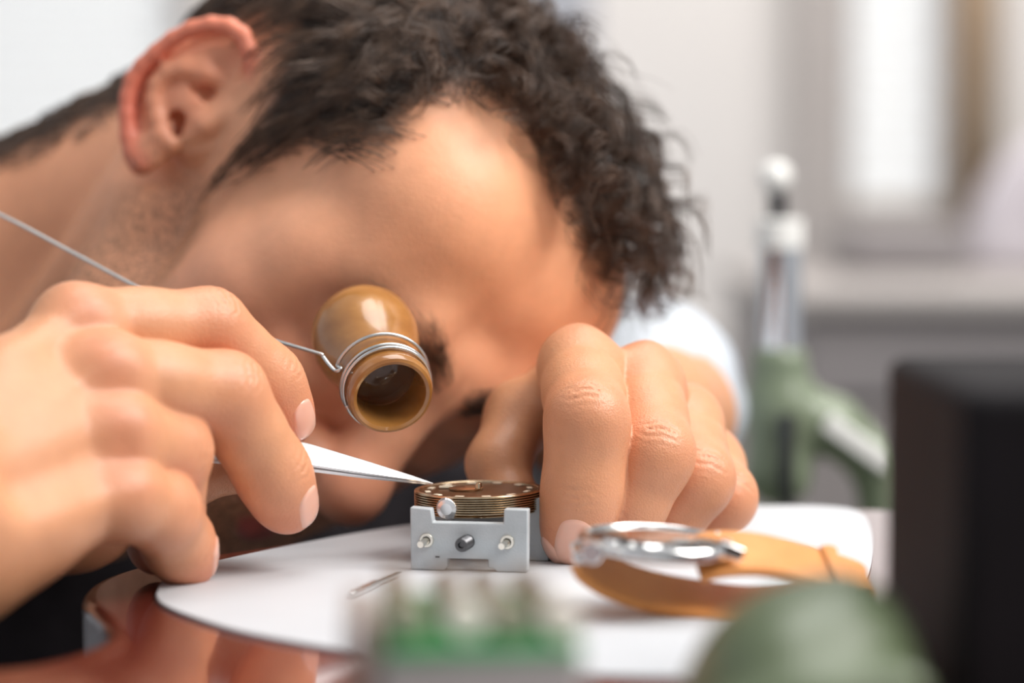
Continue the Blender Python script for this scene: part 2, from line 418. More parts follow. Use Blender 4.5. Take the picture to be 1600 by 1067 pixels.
M['brown_plate'] = noisy(mat('brown_plate', rough=.35, metal=.6), (.10, .045, .02), (.16, .08, .04), 200, 4, (1, 1, 1))
M['pale_gold'] = mat('pale_gold', (.95, .86, .68), .35, .4)
M['steel'] = mat('polished_steel', (.80, .80, .80), .16, 1.0)
M['tweezer'] = mat('satin_steel', (.93, .93, .94), .42, .85)
M['dark_steel'] = mat('dark_steel', (.11, .11, .115), .35, 1.0)
M['nickel'] = mat('nickel', (.78, .74, .66), .22, 1.0)
M['wire'] = mat('spring_wire', (.62, .62, .61), .28, 1.0)
M['glass'] = mat('clear_glass', (1, 1, 1), .0, 0, Transmission_Weight=1.0, IOR=1.35)
M['crystal_plastic'] = mat('crystal_edge', (.85, .86, .9), .08, 0, Transmission_Weight=.7, IOR=1.45)
M['leather'] = noisy(mat('tan_leather', rough=.45), (.60, .22, .05), (.72, .30, .085), 60, 4, bump=.3, bscale=900)
M['horn'] = noisy(mat('brown_horn', rough=.25, Coat_Weight=.6, Coat_Roughness=.07), (.27, .105, .022), (.42, .19, .048), 55, 6, (1, 1, 2.2), bump=.05, bscale=300)
M['white_shirt'] = noisy(mat('white_cotton', rough=.8), (.46, .495, .545), (.53, .56, .60), 30, 3, bump=.2, bscale=1500)
M['vest'] = noisy(mat('charcoal_wool', rough=.9, Specular_IOR_Level=.1), (.014, .012, .014), (.026, .022, .025), 60, 4, bump=.4, bscale=1200)
M['green_paint'] = noisy(mat('green_enamel', rough=.3), (.15, .185, .12), (.20, .235, .155), 20, 3)
M['green_plastic'] = noisy(mat('green_plastic', rough=.4), (.008, .22, .05), (.015, .30, .08), 40)
M['chrome'] = mat('chrome', (.82, .82, .84), .12, 1.0)
M['light_grey'] = noisy(mat('light_grey_metal', rough=.45), (.42, .41, .40), (.5, .49, .48), 20)
M['black'] = noisy(mat('black_casing', rough=.75, Specular_IOR_Level=.2), (.006, .005, .006), (.010, .008, .010), 30)
M['tube_metal'] = mat('tube_metal', (.20, .15, .105), .5, .5)
M['lens'] = mat('lens_glass', (.30, .24, .18), .02, 0, Transmission_Weight=1.0, IOR=1.4)
def skin_material():
    m = mat('skin', (.7, .4, .3), .40); nt = m.node_tree; N = nt.nodes; L = nt.links; b = N['Principled BSDF']
    b.inputs['Subsurface Weight'].default_value = .16; b.inputs['Subsurface Radius'].default_value = (.0040, .0015, .0007); b.inputs['Subsurface Scale'].default_value = 1.0
    b.inputs['Specular IOR Level'].default_value = .42
    a = N.new('ShaderNodeAttribute'); a.attribute_name = 'pigment'
    k = N.new('ShaderNodeAttribute'); k.attribute_name = 'masks'
    sp = N.new('ShaderNodeSeparateColor'); L.new(k.outputs['Color'], sp.inputs[0])
    tc = N.new('ShaderNodeTexCoord')
    n = N.new('ShaderNodeTexNoise'); n.inputs['Scale'].default_value = 160; n.inputs['Detail'].default_value = 5; L.new(tc.outputs['Object'], n.inputs[0])
    mr = N.new('ShaderNodeMapRange'); mr.inputs[1].default_value = .3; mr.inputs[2].default_value = .7; mr.inputs[3].default_value = .96; mr.inputs[4].default_value = 1.04; L.new(n.outputs[0], mr.inputs[0])
    mx = N.new('ShaderNodeMix'); mx.data_type = 'RGBA'; mx.blend_type = 'MULTIPLY'; mx.inputs[0].default_value = 1
    L.new(a.outputs['Color'], mx.inputs[6]); L.new(mr.outputs[0], mx.inputs[7])
    # stubble: short dark flecks
    mp = N.new('ShaderNodeMapping'); mp.inputs['Scale'].default_value = (700, 1000, 380); mp.inputs['Rotation'].default_value = (.3, .9, .2)
    vn = N.new('ShaderNodeTexNoise'); vn.inputs['Scale'].default_value = 1; vn.inputs['Detail'].default_value = 2; L.new(tc.outputs['Object'], mp.inputs[0]); L.new(mp.outputs[0], vn.inputs[0])
    m2 = N.new('ShaderNodeMapRange'); m2.inputs[1].default_value = .42; m2.inputs[2].default_value = .60; m2.inputs[3].default_value = .22; m2.inputs[4].default_value = .7; L.new(vn.outputs[0], m2.inputs[0])
    ml = N.new('ShaderNodeMath'); ml.operation = 'MULTIPLY'; L.new(m2.outputs[0], ml.inputs[0]); L.new(sp.outputs[0], ml.inputs[1])
    m3 = N.new('ShaderNodeMix'); m3.data_type = 'RGBA'; L.new(ml.outputs[0], m3.inputs[0]); L.new(mx.outputs[2], m3.inputs[6]); m3.inputs[7].default_value = (.17, .09, .05, 1)
    m4 = N.new('ShaderNodeMix'); m4.data_type = 'RGBA'; L.new(sp.outputs[1], m4.inputs[0]); L.new(m3.outputs[2], m4.inputs[6]); m4.inputs[7].default_value = (.035, .02, .015, 1)
    L.new(m4.outputs[2], b.inputs['Base Color'])
    v2 = N.new('ShaderNodeTexVoronoi'); v2.inputs['Scale'].default_value = 1500; L.new(tc.outputs['Object'], v2.inputs[0])
    n3 = N.new('ShaderNodeTexNoise'); n3.inputs['Scale'].default_value = 420; n3.inputs['Detail'].default_value = 4; L.new(tc.outputs['Object'], n3.inputs[0])
    ad = N.new('ShaderNodeMath'); ad.operation = 'ADD'; L.new(v2.outputs[0], ad.inputs[0]); L.new(n3.outputs[0], ad.inputs[1])
    bp = N.new('ShaderNodeBump'); bp.inputs['Strength'].default_value = .28; bp.inputs['Distance'].default_value = .0004; L.new(ad.outputs[0], bp.inputs['Height']); L.new(bp.outputs[0], b.inputs['Normal'])
    return m
M['skin'] = skin_material()
M['nail'] = mat('fingernail', (.80, .44, .33), .2, 0, Subsurface_Weight=.3, Subsurface_Radius=(.003, .001, .0006), Coat_Weight=.4)
M['hair'] = noisy(mat('dark_brown_hair', rough=.42), (.034, .018, .011), (.125, .070, .043), 130, 2)
# ------------------------------------------------------------------ the room (setting)
def struct(name, bm, m, bevel=0, parent=None):
    o = bm_obj(name, bm, m, parent, bevel=bevel)
    if parent is None: o['kind'] = 'structure'
    return o
M['wall'] = noisy(mat('wall_paint', rough=.9), (.74, .70, .67), (.84, .81, .79), .9, 2)
M['floor'] = noisy(mat('floor', rough=.6), (.10, .09, .085), (.14, .125, .12), 3)
M['ceiling'] = mat('ceiling_paint', (.8, .8, .79), .9)
M['trim'] = noisy(mat('window_frame_paint', rough=.5), (.42, .38, .36), (.50, .46, .44), 2)
M['blind'] = mat('blind_slat', (.80, .80, .79), .6)
M['tan'] = noisy(mat('tan_curtain', rough=.85), (.78, .61, .43), (.86, .70, .52), 5)
M['lilac'] = noisy(mat('lilac_upholstery', rough=.8), (.55, .50, .54), (.62, .58, .61), 4)
M['desk_grey'] = noisy(mat('grey_desk', rough=.5), (.26, .235, .235), (.32, .29, .29), 3)
def emit(name, col, s):
    m = bpy.data.materials.new(name); m.use_nodes = True; nt = m.node_tree; nt.nodes.clear()
    e = nt.nodes.new('ShaderNodeEmission'); e.inputs[0].default_value = (*col, 1); e.inputs[1].default_value = s
    o = nt.nodes.new('ShaderNodeOutputMaterial'); nt.links.new(e.outputs[0], o.inputs[0]); return m
M['daylight'] = emit('daylight_behind_glass', (.96, .98, 1.0), 1.0)
WY = 3.4                                     # the far wall
def at(px, py, y):
    """point where a pixel's ray meets the vertical plane y"""
    r = ray(px, py); return CAM+r*((y-CAM[1])/r[1])
struct('floor', box_bm(-3, 3, -1.6, WY+.3, -.86, -.80), M['floor'])
# far wall with two window openings
wl = (at(-420, 0, WY)[0], at(305, 0, WY)[0]); wr = (at(1298, 0, WY)[0], at(1500, 0, WY)[0])
wz = at(0, 345, WY)[2]; wzl = at(0, 290, WY)[2]-.02; top = 1.25
bm = box_bm(-3, wl[0], WY, WY+.12, -.8, 1.9)
box_bm(wl[1], wr[0], WY, WY+.12, -.8, 1.9, bm); box_bm(wr[1], 3, WY, WY+.12, -.8, 1.9, bm)
box_bm(wl[0], wl[1], WY, WY+.12, top, 1.9, bm); box_bm(wr[0], wr[1], WY, WY+.12, top, 1.9, bm)
box_bm(wl[0], wl[1], WY, WY+.12, -.8, wzl, bm); box_bm(wr[0], wr[1], WY, WY+.12, -.8, wz, bm)
struct('wall_back', bm, M['wall'])
for n, (a, b, z) in enumerate(((wl[0], wl[1], wzl), (wr[0], wr[1], wz)), 1):
    t = .035
    bm = box_bm(a, b, WY-.02, WY+.03, z, z+t); box_bm(a, b, WY-.02, WY+.03, top-t, top, bm)
    box_bm(a, a+t, WY-.02, WY+.03, z+t, top-t, bm); box_bm(b-t, b, WY-.02, WY+.03, z+t, top-t, bm)
    wn = struct('window_%d' % n, bm, M['trim'])
    bm_obj('sky_pane', box_bm(a+t, b-t, WY+.06, WY+.07, z+t, top-t), M['daylight'], wn)
    zz = z+t+.02; me0 = None
    while zz < .75:
        if me0 is None:
            o = bm_obj('blind_slat', box_bm(a+t+.004, b-t-.004, -.028, .028, -.0012, .0012), M['blind'], wn); me0 = o.data
        else: o = link('blind_slat', me0, None, wn)
        o.location = (0, WY+.032, zz); o.rotation_euler = (math.radians(50), 0, 0); zz += .075
# pier and reveal beside the right window, beige pilaster
struct('trim_1', box_bm(at(1236, 0, WY)[0], at(1300, 0, WY)[0], WY-.1, WY-.001, -.79, 1.88), M['trim'])
M['blue_grey'] = mat('blue_grey_paint', (.42, .43, .47), .8)
struct('trim_2', box_bm(at(820, 0, WY)[0], at(925, 0, WY)[0], WY-.05, WY-.001, -.79, 1.88), M['blue_grey'])
struct('ceiling', box_bm(-3, 3, 1.9, WY+.3, 1.9, 1.96), M['ceiling'])
# tan curtain hanging beside the right window
c = []
x0, x1 = at(1497, 0, WY-.12)[0], at(1562, 0, WY-.12)[0]
for i in range(41): c.append((x0+(x1-x0)*i/40, WY-.12+.012*math.sin(i*1.1)))
bm = prism_bm(c+[(x, y+.008) for x, y in c[::-1]], at(0, 420, WY-.12)[2], 1.5, lambda u, v, w: (u, v, w))
cur = tag(bm_obj('curtain', bm, M['tan'], None, smooth=True), 'tan curtain hanging at the right edge of the far right window', 'curtain')
side = tag(empty('side_table', (.35, .78, -.8)), 'dark side table behind the bench, carrying the green press', 'table')
def spart(name, bm, m, bevel=.002):
    o = bm_obj(name, bm, m, side, bevel=bevel); o.matrix_parent_inverse = Matrix.Translation((-.35, -.78, .8))
M['dark_top'] = noisy(mat('dark_table_top', rough=.55), (.045, .036, .036), (.06, .05, .05), 8)
spart('table_top', box_bm(.09, .75, .36, 1.25, -.085, -.06), M['dark_top'])
for x in (.12, .72):
    for y in (.39, 1.22): spart('leg', box_bm(x-.02, x+.02, y-.02, y+.02, -.8, -.085), M['dark_top'])
# far grey worktop cabinet under the right window
dy0, dy1 = 1.75, 2.6
ztop = at(0, 455, dy0)[2]
cab = tag(empty('cabinet', (1.0, dy0, -.8)), 'long grey cabinet below the far right window', 'cabinet')
def cpart(name, bm, m, root, bevel=0, label=None, smooth=False):
    o = bm_obj(name, bm, m, root, bevel=bevel, smooth=smooth); o.matrix_parent_inverse = Matrix.Translation(-Vector(root.location))
    if label: o['label'] = label
    return o
xl = at(1262, 0, dy0)[0]
cpart('worktop', box_bm(xl-.02, 2.2, dy0-.03, dy1, ztop-.02, ztop), M['trim'], cab, .004)
cpart('carcass', box_bm(xl, 2.18, dy0, dy1-.02, -.78, ztop-.021), M['desk_grey'], cab, .004)
for k in range(3):
    cpart('door', box_bm(xl+.03+k*.5, xl+.5+k*.5, dy0-.018, dy0-.001, -.72, ztop-.11), M['black'], cab, .003)
# low grey box on the worktop
bxz = at(0, 352, 2.2)[2]
tag(bm_obj('storage_box', box_bm(at(1335, 0, 2.2)[0], at(1518, 0, 2.2)[0], 2.2, 2.45, ztop+.001, bxz), M['desk_grey'], bevel=.01), 'low grey box on the far cabinet in front of the right window', 'box')
# pale upholstered chair back at the right edge
pr = [at(x, y, 2.3) for x, y in ((1518, 425), (1535, 350), (1560, 290), (1600, 235), (1680, 190), (1800, 180), (1800, 425))]
bm = prism_bm([(p[0], p[2]) for p in pr], 2.3, 2.42, lambda u, v, w: (u, w, v))
tag(bm_obj('cushion', bm, M['lilac'], bevel=.02, seg=4), 'pale lilac cushion on the far cabinet at the right edge', 'cushion')
# pale wall-hung unit left of the pier, far away: broad soft panel seen behind the hair
# ------------------------------------------------------------------ bench board and mat
def zpt(px, py, z=0.0):
    p = on_z(px, py, z); return (p[0], p[1])
outline_px = [(-150, 1046), (0, 1042), (80, 1028), (140, 1008), (165, 990), (162, 972), (145, 955), (130, 940), (130, 922), (150, 905), (190, 890), (240, 879), (310, 868), (420, 852), (520, 838), (640, 824), (800, 812), (1000, 804), (1200, 798), (1340, 794), (1480, 800)]
pts = [tuple(p) for p in spline([np.array(zpt(*q)) for q in outline_px], 6)]
pts += [(.34, .14), (.34, -.40), (-.30, -.40)]
bench = tag(empty('workbench', (0, 0, -.79)), 'glossy dark red lacquered watchmaker bench with a curved back edge', 'bench')
def bpart(name, bm, m, bevel=0, seg=2):
    o = bm_obj(name, bm, m, bench, bevel=bevel, seg=seg); o.matrix_parent_inverse = Matrix.Translation((0, 0, .79)); return o
bpart('bench_top', prism_bm([(p[0], p[1]) for p in pts], -.03, 0, lambda u, v, w: (u, v, w)), M['bench'], .004, 5)
bpart('lower_shelf', box_bm(-.48, .5, -.40, .10, -.075, -.055), M['dark_desk'], .003)
for x in (-.45, .47):
    for y in (-.37, .07): bpart('leg', box_bm(x-.025, x+.025, y-.025, y+.025, -.79, -.075), M['dark_desk'], .003)
for x in (-.2, .3): bpart('spacer', box_bm(x-.03, x+.03, -.35, -.05, -.055, -.03), M['dark_desk'])
mo = [(243, 935), (252, 915), (275, 900), (320, 886), (400, 868), (500, 848), (620, 828), (760, 812), (900, 803), (1080, 797), (1230, 794), (1310, 797), (1345, 806), (1360, 830), (1363, 870), (1352, 915), (1310, 980), (1240, 1030), (1150, 1058), (1060, 1063), (900, 1058), (740, 1046), (600, 1030), (480, 1012), (370, 990), (290, 965), (252, 948), (243, 935)]
mp_ = [tuple(p) for p in spline([np.array(zpt(*q)) for q in mo], 5)][:-1]
tag(bm_obj('work_mat', prism_bm(mp_, .0002, .0012, lambda u, v, w: (u, v, w)), M['mat_white'], bevel=.0003, seg=2), 'large thin white oval work mat lying on the red bench', 'mat')
MZ = .0013
# ------------------------------------------------------------------ movement holder, movement
HO = empty('movement_holder', tuple(on_z(733, 892, MZ)), (0, 0, math.radians(-9)))
tag(HO, 'grey plastic watch movement holder with steel pins on the white mat', 'holder')
def hp(name, bm, m, bevel=0, seg=2, label=None, smooth=False):
    o = bm_obj(name, bm, m, HO, bevel=bevel, seg=seg, smooth=smooth)
    if label: o['label'] = label
    return o
def jaw(y0, y1, dx, top=18.8):
    o = [(-17.8, 0), (-7.6, 0), (-6.6, 1.1), (-6.6, 3.6), (5.8, 3.6), (5.8, 1.1), (7.4, 1.1), (8.4, 0), (17.6, 0), (17.8, top), (10.6, top), (10.4, 14.4), (-11.0, 14.4), (-11.6, top-.4), (-18.0, top)]
    return prism_bm([((x+dx)/1000, z/1000) for x, z in o], y0/1000, y1/1000, lambda u, v, w: (u, w, v))
hp('front_jaw', jaw(0, 4.4, 0), M['grey_plastic'], .00035)
hp('rear_jaw', jaw(23, 28, 3.2, 19.4), M['grey_plastic'], .00035)
for x in (-12.9, 11.6):
    hp('guide_pin', lathe_bm([(0, -4.2), (.9, -4.2), (1.25, -3.8), (1.25, 26), (0, 26)], (x/1000, 0, .0092), (0, .001, 0), 20) if False else tube_bm([((x-.9)/1000, -.0056, .0084), (x/1000, -.001, .0089), (x/1000, .026, .0096)], [.0010, .00115, .00115], 16), M['nickel'], smooth='auto')
    b = bmesh.new(); lathe_bm([(.0013, -.0002), (.0013, -.0009), (.0020, -.0009), (.0022, -.0006), (.0022, .0002)], (x/1000, 0, .0090), (0, 1, 0), 28, b); hp('bushing', b, M['nickel'], smooth='auto')
b = bmesh.new(); lathe_bm([(0, -.0050), (.0008, -.0050), (.0010, -.0058), (.0019, -.0058), (.0021, -.0054)]+[(.0022 if i % 2 else .0019, -.0052+i*.0004) for i in range(13)]+[(.0022, .0002), (.0019, .026), (0, .026)], (-.0005, 0, .0088), (.16, 1, .05), 28, b)
hp('clamp_screw', b, M['dark_steel'], smooth='auto', label='dark threaded clamp screw')
hp('chip_mark', box_bm(-.0103, -.0090, -.00012, .0002, .0038, .0043), M['dark_steel'])
# movement
mc_ = P(748, 764, .752); MR = 19.1
tilt = Vector((-.018, -.012, 1)).normalized()
mv = tag(empty('watch_movement', tuple(mc_)), 'round gilt pocket watch movement with a ridged rim, held in the grey holder', 'watch movement')
def mpart(name, bm, m, smooth=False, bevel=0, label=None):
    o = bm_obj(name, bm, m, mv, smooth=smooth, bevel=bevel)
    if label: o['label'] = label
    return o
prof = [(18.4, 0.0), (18.6, .2), (19.9, .2)]
h = 0.0
for i in range(8):
    prof += [(20.05, -.05-i*.72), (20.1, -.30-i*.72), (19.95, -.46-i*.72), (19.1, -.58-i*.72)]
prof += [(19.7, -6.0), (19.3, -6.4), (16.5, -6.5), (16.2, -6.2), (18.3, -1.4)]
mpart('ridged_rim', lathe_bm([(r/1000, s/1000) for r, s in prof], (0, 0, 0), tilt, 96, close=True), M['brass'], smooth='auto')
mpart('main_plate', lathe_bm([(0, -.0004), (.0184, -.0004), (.0184, -.0058), (0, -.0058)], (0, 0, 0), tilt, 64), M['brown_plate'], smooth='auto')
X, Y, Z = frame_of(tilt)
for k in range(12):
    a = 2*math.pi*(k+.3)/12; R_ = Matrix(((X[0], Y[0], Z[0]), (X[1], Y[1], Z[1]), (X[2], Y[2], Z[2])))
    c0 = R_ @ Vector((.0160*math.cos(a), .0160*math.sin(a), -.0004))
    bm = box_bm(-.0008, .0008, -.0014, .0014, 0, .0004)
    bm.transform(Matrix.Translation(c0) @ (R_ @ Matrix.Rotation(a, 3, 'Z')).to_4x4())
    mpart('hour_marker', bm, M['pale_gold'], bevel=.0001)
bm = lathe_bm([(0, .0019), (.0008, .0019), (.0010, .0016), (.0010, -.0006)], (0, .0, 0), tilt, 20); mpart('centre_post', bm, M['brass'], smooth='auto')
bm = box_bm(-.0125, .0005, -.0009, .0009, 0, .0006); bm.transform(Matrix.Translation((0, .0055, -.0003))); mpart('bridge', bm, M['pale_gold'], bevel=.0001)
bm = lathe_bm([(0, -.0004), (.0052, -.0004), (.0054, 0), (.0054, .0002), (.0046, .0004), (0, .0004)], (-.004, .002, 0), tilt, 40); mpart('wheel', bm, M['brass'], smooth='auto')
M['crown_steel'] = mat('brushed_crown', (.9, .9, .92), .3, .9)
cw = P(697, 796, .7335)-mc_
b = bmesh.new(); pr = [(0, 0), (.0018, 0), (.0030, .0005), (.0036, .0016), (.0037, .003), (.0031, .0045), (.0021, .0054), (.0011, .0057), (.0009, .010)]
lathe_bm([(r, s) for r, s in pr], tuple(cw), (.25, .95, .05), 18, b); mpart('crown', b, M['crown_steel'], smooth=False, label='polished steel winding crown')
b = bmesh.new(); lathe_bm([(.0008, -.0004), (.0012, -.0006), (.0017, 0), (.0017, .002), (.0008, .002)], tuple(P(727, 789, .7345)-mc_), (-.15, 1, 0), 24, b, close=True); mpart('stem_hole_ring', b, M['brass'], smooth='auto')
# ------------------------------------------------------------------ loupe and its wire
LF = P(612, 619, .748); LB = P(561, 509, .790); ax = (LB-LF)/np.linalg.norm(LB-LF); LL = np.linalg.norm(LB-LF)
lp = tag(empty('loupe', tuple(LF)), 'brown horn eye loupe with coiled steel spring wire, held in his right eye', 'loupe')
op = [(11.0, .2), (12.0, -.2), (12.9, .3), (13.4, 1.4), (13.5, 3.2), (13.1, 4.2), (12.9, 9), (13.0, 14), (13.6, 20), (15.0, 27), (16.6, 33), (17.2, 38), (17.0, 44), (15.4, LL*1000-1), (14.4, LL*1000)]
ip = [(13.4, LL*1000-1), (14.4, 44), (12.2, 24), (10.8, 17), (10.4, 14.5), (10.4, 6), (10.7, 1.2)]
bm = lathe_bm([(r/1000, s/1000) for r, s in op+ip], (0, 0, 0), ax, 72, close=True)
def lpart(name, bm, m, smooth='auto', label=None):
    o = bm_obj(name, bm, m, lp, smooth=smooth)
    if label: o['label'] = label
    return o
lpart('eyecup', bm, M['horn'])
bm = lathe_bm([(0, .0115), (.004, .0118), (.008, .0126), (.0104, .0136), (.0104, .0150), (0, .0165)], (0, 0, 0), ax, 48); lpart('lens', bm, M['lens'])
X, Y, Z = frame_of(ax)
R0_ = .0139; coil = []
for i in range(0, 121):
    t = i/120; a = -2*math.pi*2.85*t+2.9; s = .0048+.0062*t+(.0045*max(0, t-.62)/.38); r = R0_-.0002+.0010*max(0, t-.6)/.4
    coil.append(Vector((0, 0, 0))+X*math.cos(a)*r+Y*math.sin(a)*r+Z*s)
LFv = Vector(LF)
def lv(px, py, d): return Vector(P(px, py, d))-LFv
kv = lv(530, 576, .7535); aE = math.atan2(kv.dot(Y), kv.dot(X)); coil = []
for i in range(0, 151):
    t = i/150; a = aE+2*math.pi*2.9*(1-t)
    s = .0046+.0056*min(t/.66, 1)*.7+(.0062*max(0, t-.66)/.34); r = R0_+.0011*max(0, t-.6)/.4
    coil.append(X*math.cos(a)*r+Y*math.sin(a)*r+Z*s)
tail = [coil[-1], lv(533, 576, .7535), lv(524, 579, .754), lv(513, 568, .756), lv(504, 556, .758), lv(497, 552, .758), lv(430, 532, .764), lv(360, 511, .772), lv(250, 466, .787), lv(120, 398, .803), lv(0, 335, .815), lv(-140, 272, .83), lv(-300, 215, .90), lv(-420, 180, 1.02)]
tail = [Vector(v) for v in spline(tail[:1]+tail[1:], 7)]
lpart('spring_wire', tube_bm(coil+tail[1:], .00058, 10), M['wire'], smooth=True, label='coiled steel spring wire')
# ------------------------------------------------------------------ tweezers
T0 = P(676, 756, .752); T1 = P(470, 712, .7315); T2 = P(320, 700, .727); T3 = P(60, 668, .722)
tw = tag(empty('tweezers', tuple(T0)), 'fine pointed steel tweezers held in his right hand above the movement', 'tweezers')
axis = (T1-T0)/np.linalg.norm(T1-T0); Nn = np.array([.12, -.62, .78]); Nn -= (Nn@axis)*axis; Nn /= np.linalg.norm(Nn); Wd = np.cross(Nn, axis)
if Wd[2] < 0: Wd = -Wd
def blade(name, sgn):
    st = [(0, .25, .2, 0), (.05, .7, .4, .05), (.15, 1.7, .7, .1), (.5, 5.4, 1.1, .3), (1.0, 9.6, 1.3, .7)]
    L1 = np.linalg.norm(T1-T0); secs = [(T0+axis*L1*t, w_, th, g) for t, w_, th, g in st]
    secs += [(T2, 8.0, 1.3, 2.0), (T2*.5+T3*.5, 6.5, 1.3, 1.5), (T3, 5.5, 1.3, .3)]
    bm = bmesh.new(); rings = []
    for c, w_, th, g in secs:
        c = c-T0+Nn*sgn*(g*.5+.06+th*.5)/1000
        rings.append([bm.verts.new(c+Wd*a*w_/2000+Nn*b*th/2000) for a, b in ((-1, -.75), (-.86, -1), (.86, -1), (1, -.75), (1, .75), (.86, 1), (-.86, 1), (-1, .75))])
    for A, B in zip(rings, rings[1:]):
        for k in range(8): bm.faces.new([A[k], A[(k+1) % 8], B[(k+1) % 8], B[k]])
    bm.faces.new(rings[0]); bm.faces.new(rings[-1][::-1])
    bm_obj(name, bm, M['tweezer'], tw)
blade('blade', 1); blade('blade', -1)
# ------------------------------------------------------------------ watch glass on the mat, wristwatch in its strap
gc = on_z(1205, 868, MZ)
gl = tag(bm_obj('watch_glass', lathe_bm([(0, .0034), (.006, .0031), (.012, .0020), (.0165, .0003), (.0166, -.0001), (.0163, -.0004), (.0118, .0011), (.006, .0022), (0, .0025)], tuple(gc+np.array([0, 0, .0006])), (0, 0, 1), 64), M['glass'], smooth=True), 'loose domed watch glass lying flat on the mat behind the tan strap', 'watch glass')
wc = P(1026, 848, .652); wt = tag(empty('wristwatch', tuple(wc)), 'round steel wristwatch case standing on its closed tan leather strap', 'watch')
def wpart(name, bm, m, smooth='auto', bevel=0, label=None):
    o = bm_obj(name, bm, m, wt, smooth=smooth, bevel=bevel)
    if label: o['label'] = label
    return o
wa = Vector((.06, -.035, 1)).normalized()
wpart('case', lathe_bm([(r/1000, s/1000) for r, s in [(18.9, 1.5), (19.4, 1.8), (20.4, 1.7), (21.0, 1.0), (21.3, 0), (21.1, -1.3), (20.2, -2.0), (18.6, -2.1), (18.4, .6)]], (0, 0, 0), wa, 80, close=True), M['steel'])
wpart('crystal', lathe_bm([(0, .0021), (.010, .0019), (.0188, .0014), (.0188, .0008), (.010, .0012), (0, .0014)], (0, 0, 0), wa, 64), M['glass'], smooth=True)
wpart('case_back', lathe_bm([(0, -.0014), (.0186, -.0014), (.0186, -.0020), (0, -.0020)], (0, 0, 0), wa, 64), M['nickel'])
Wv = Vector(wc)
def wv(px, py, d=.652): return Vector(P(px, py, d))-Wv
for sx, pp in ((-1, wv(908, 866)), (1, wv(1143, 860))):
    for dy in (-.009, .009):
        bm = box_bm(-.0035, .0035, -.0013, .0013, -.0018, .0018); bm.transform(Matrix.Translation(pp+Vector((-sx*.001, dy, .0012))) @ Matrix.Rotation(sx*.35, 4, 'Y')); wpart('lug', bm, M['steel'], bevel=.0005)
wpart('crown', lathe_bm([(0, 0), (.0026, 0), (.003, .0004), (.003, .003), (.0026, .0034), (0, .0034)], tuple(wv(930, 862, .632)), (-.35, -1, 0), 24), M['steel'])
def ribbon(path, width, th, tw_, n_edge=0):
    bm = bmesh.new(); rings = []; pts_ = [Vector(p) for p in spline(path, 8)]
    for i, p in enumerate(pts_):
        t = (pts_[min(i+1, len(pts_)-1)]-pts_[max(i-1, 0)]).normalized(); k = i/(len(pts_)-1)
        wdir = Vector((0, 1, tw_(k))); wdir = (wdir-t*wdir.dot(t)).normalized(); nn = wdir.cross(t)
        w_ = width(k)/2
        rings.append([bm.verts.new(p+wdir*a*w_+nn*b*th/2) for a, b in ((-1, -.5), (-.94, -1), (.94, -1), (1, -.5), (1, .5), (.94, 1), (-.94, 1), (-1, .5))])
    for A, B in zip(rings, rings[1:]):
        for k in range(8): bm.faces.new([A[k], A[(k+1) % 8], B[(k+1) % 8], B[k]])
    bm.faces.new(rings[0]); bm.faces.new(rings[-1][::-1]); return bm
wpart('strap', ribbon([wv(908, 868), wv(920, 882), wv(952, 902), (wv(1005, 921)), wv(1080, 936), wv(1170, 946), wv(1250, 938), wv(1300, 926)], lambda k: .019-.002*k, .0028, lambda k: .50-.15*k), M['leather'], label='tan leather strap, buckle end')
wpart('strap', ribbon([wv(1085, 873), wv(1120, 866), wv(1165, 865), wv(1210, 870), wv(1270, 884), wv(1325, 898), wv(1350, 908), wv(1335, 920), wv(1290, 930)], lambda k: .023-.004*k, .0026, lambda k: .42-.25*k), M['leather'], label='tan leather strap, long end')
wpart('strap_keeper', ribbon([wv(1296, 885), wv(1300, 884), wv(1306, 886)], lambda k: .021, .0034, lambda k: .3), M['leather'])
# ------------------------------------------------------------------ rack of tubes in the near foreground
RK = tag(empty('tool_rack', (.0045, -.248, 0), (0, 0, math.radians(4))), 'green topped grey rack of metal tubes, blurred in the near foreground', 'rack')
def rp(name, bm, m, bevel=.0008, label=None, smooth=False):
    o = bm_obj(name, bm, m, RK, bevel=bevel, smooth=smooth)
    if label: o['label'] = label
    return o
rp('base', box_bm(-.0185, .0185, -.048, .013, .0006, .0300), M['light_grey'])
rp('green_tray', box_bm(-.0177, .0180, -.0475, .012, .0301, .0330), M['green_plastic'])
rp('side_bracket', box_bm(-.0245, -.0192, -.047, -.01, .0006, .0375), M['desk_taupe'] if 'desk_taupe' in M else M.setdefault('desk_taupe', mat('taupe_plastic', (.26, .20, .17), .5)))
M['tube_pale'] = mat('pale_tube_metal', (.97, .92, .82), .4, .0); M['tube_dull'] = mat('dull_tube_metal', (.40, .40, .29), .45, .3)
for k, (x, mm) in enumerate(((-.0120, 'tube_dull'), (-.0022, 'tube_pale'), (.0052, 'tube_dull'), (.0135, 'tube_pale'))):
    tb = tag(empty('metal_tube', (x*1.12+.0075, -.292, .0368)), None, 'tube', 'tubes lying in the green rack')
    tb['label'] = ['dull tube at the left end of the green rack', 'bright tube second from the left in the green rack', 'dull tube second from the right in the green rack', 'bright tube at the right end of the green rack'][k]
    d = Vector((-.10-.02*k, 1, -.004))
    for nm, pr, mt in (('barrel', [(0, .005), (.0026, .005), (.0026, .050), (.0021, .051), (0, .051)], 'tube_metal'), ('end_cap', [(0, 0), (.0034, 0), (.0037, .0006), (.0037, .0048), (0, .0048)], mm)):
        bm_obj(nm, lathe_bm(pr, (0, 0, 0), d, 32), M[mt], tb, smooth='auto')
pa = on_z(549, 927, MZ+.0011); pb = on_z(628, 893, MZ+.0011); dv_ = Vector(pb-pa); pl_ = dv_.length
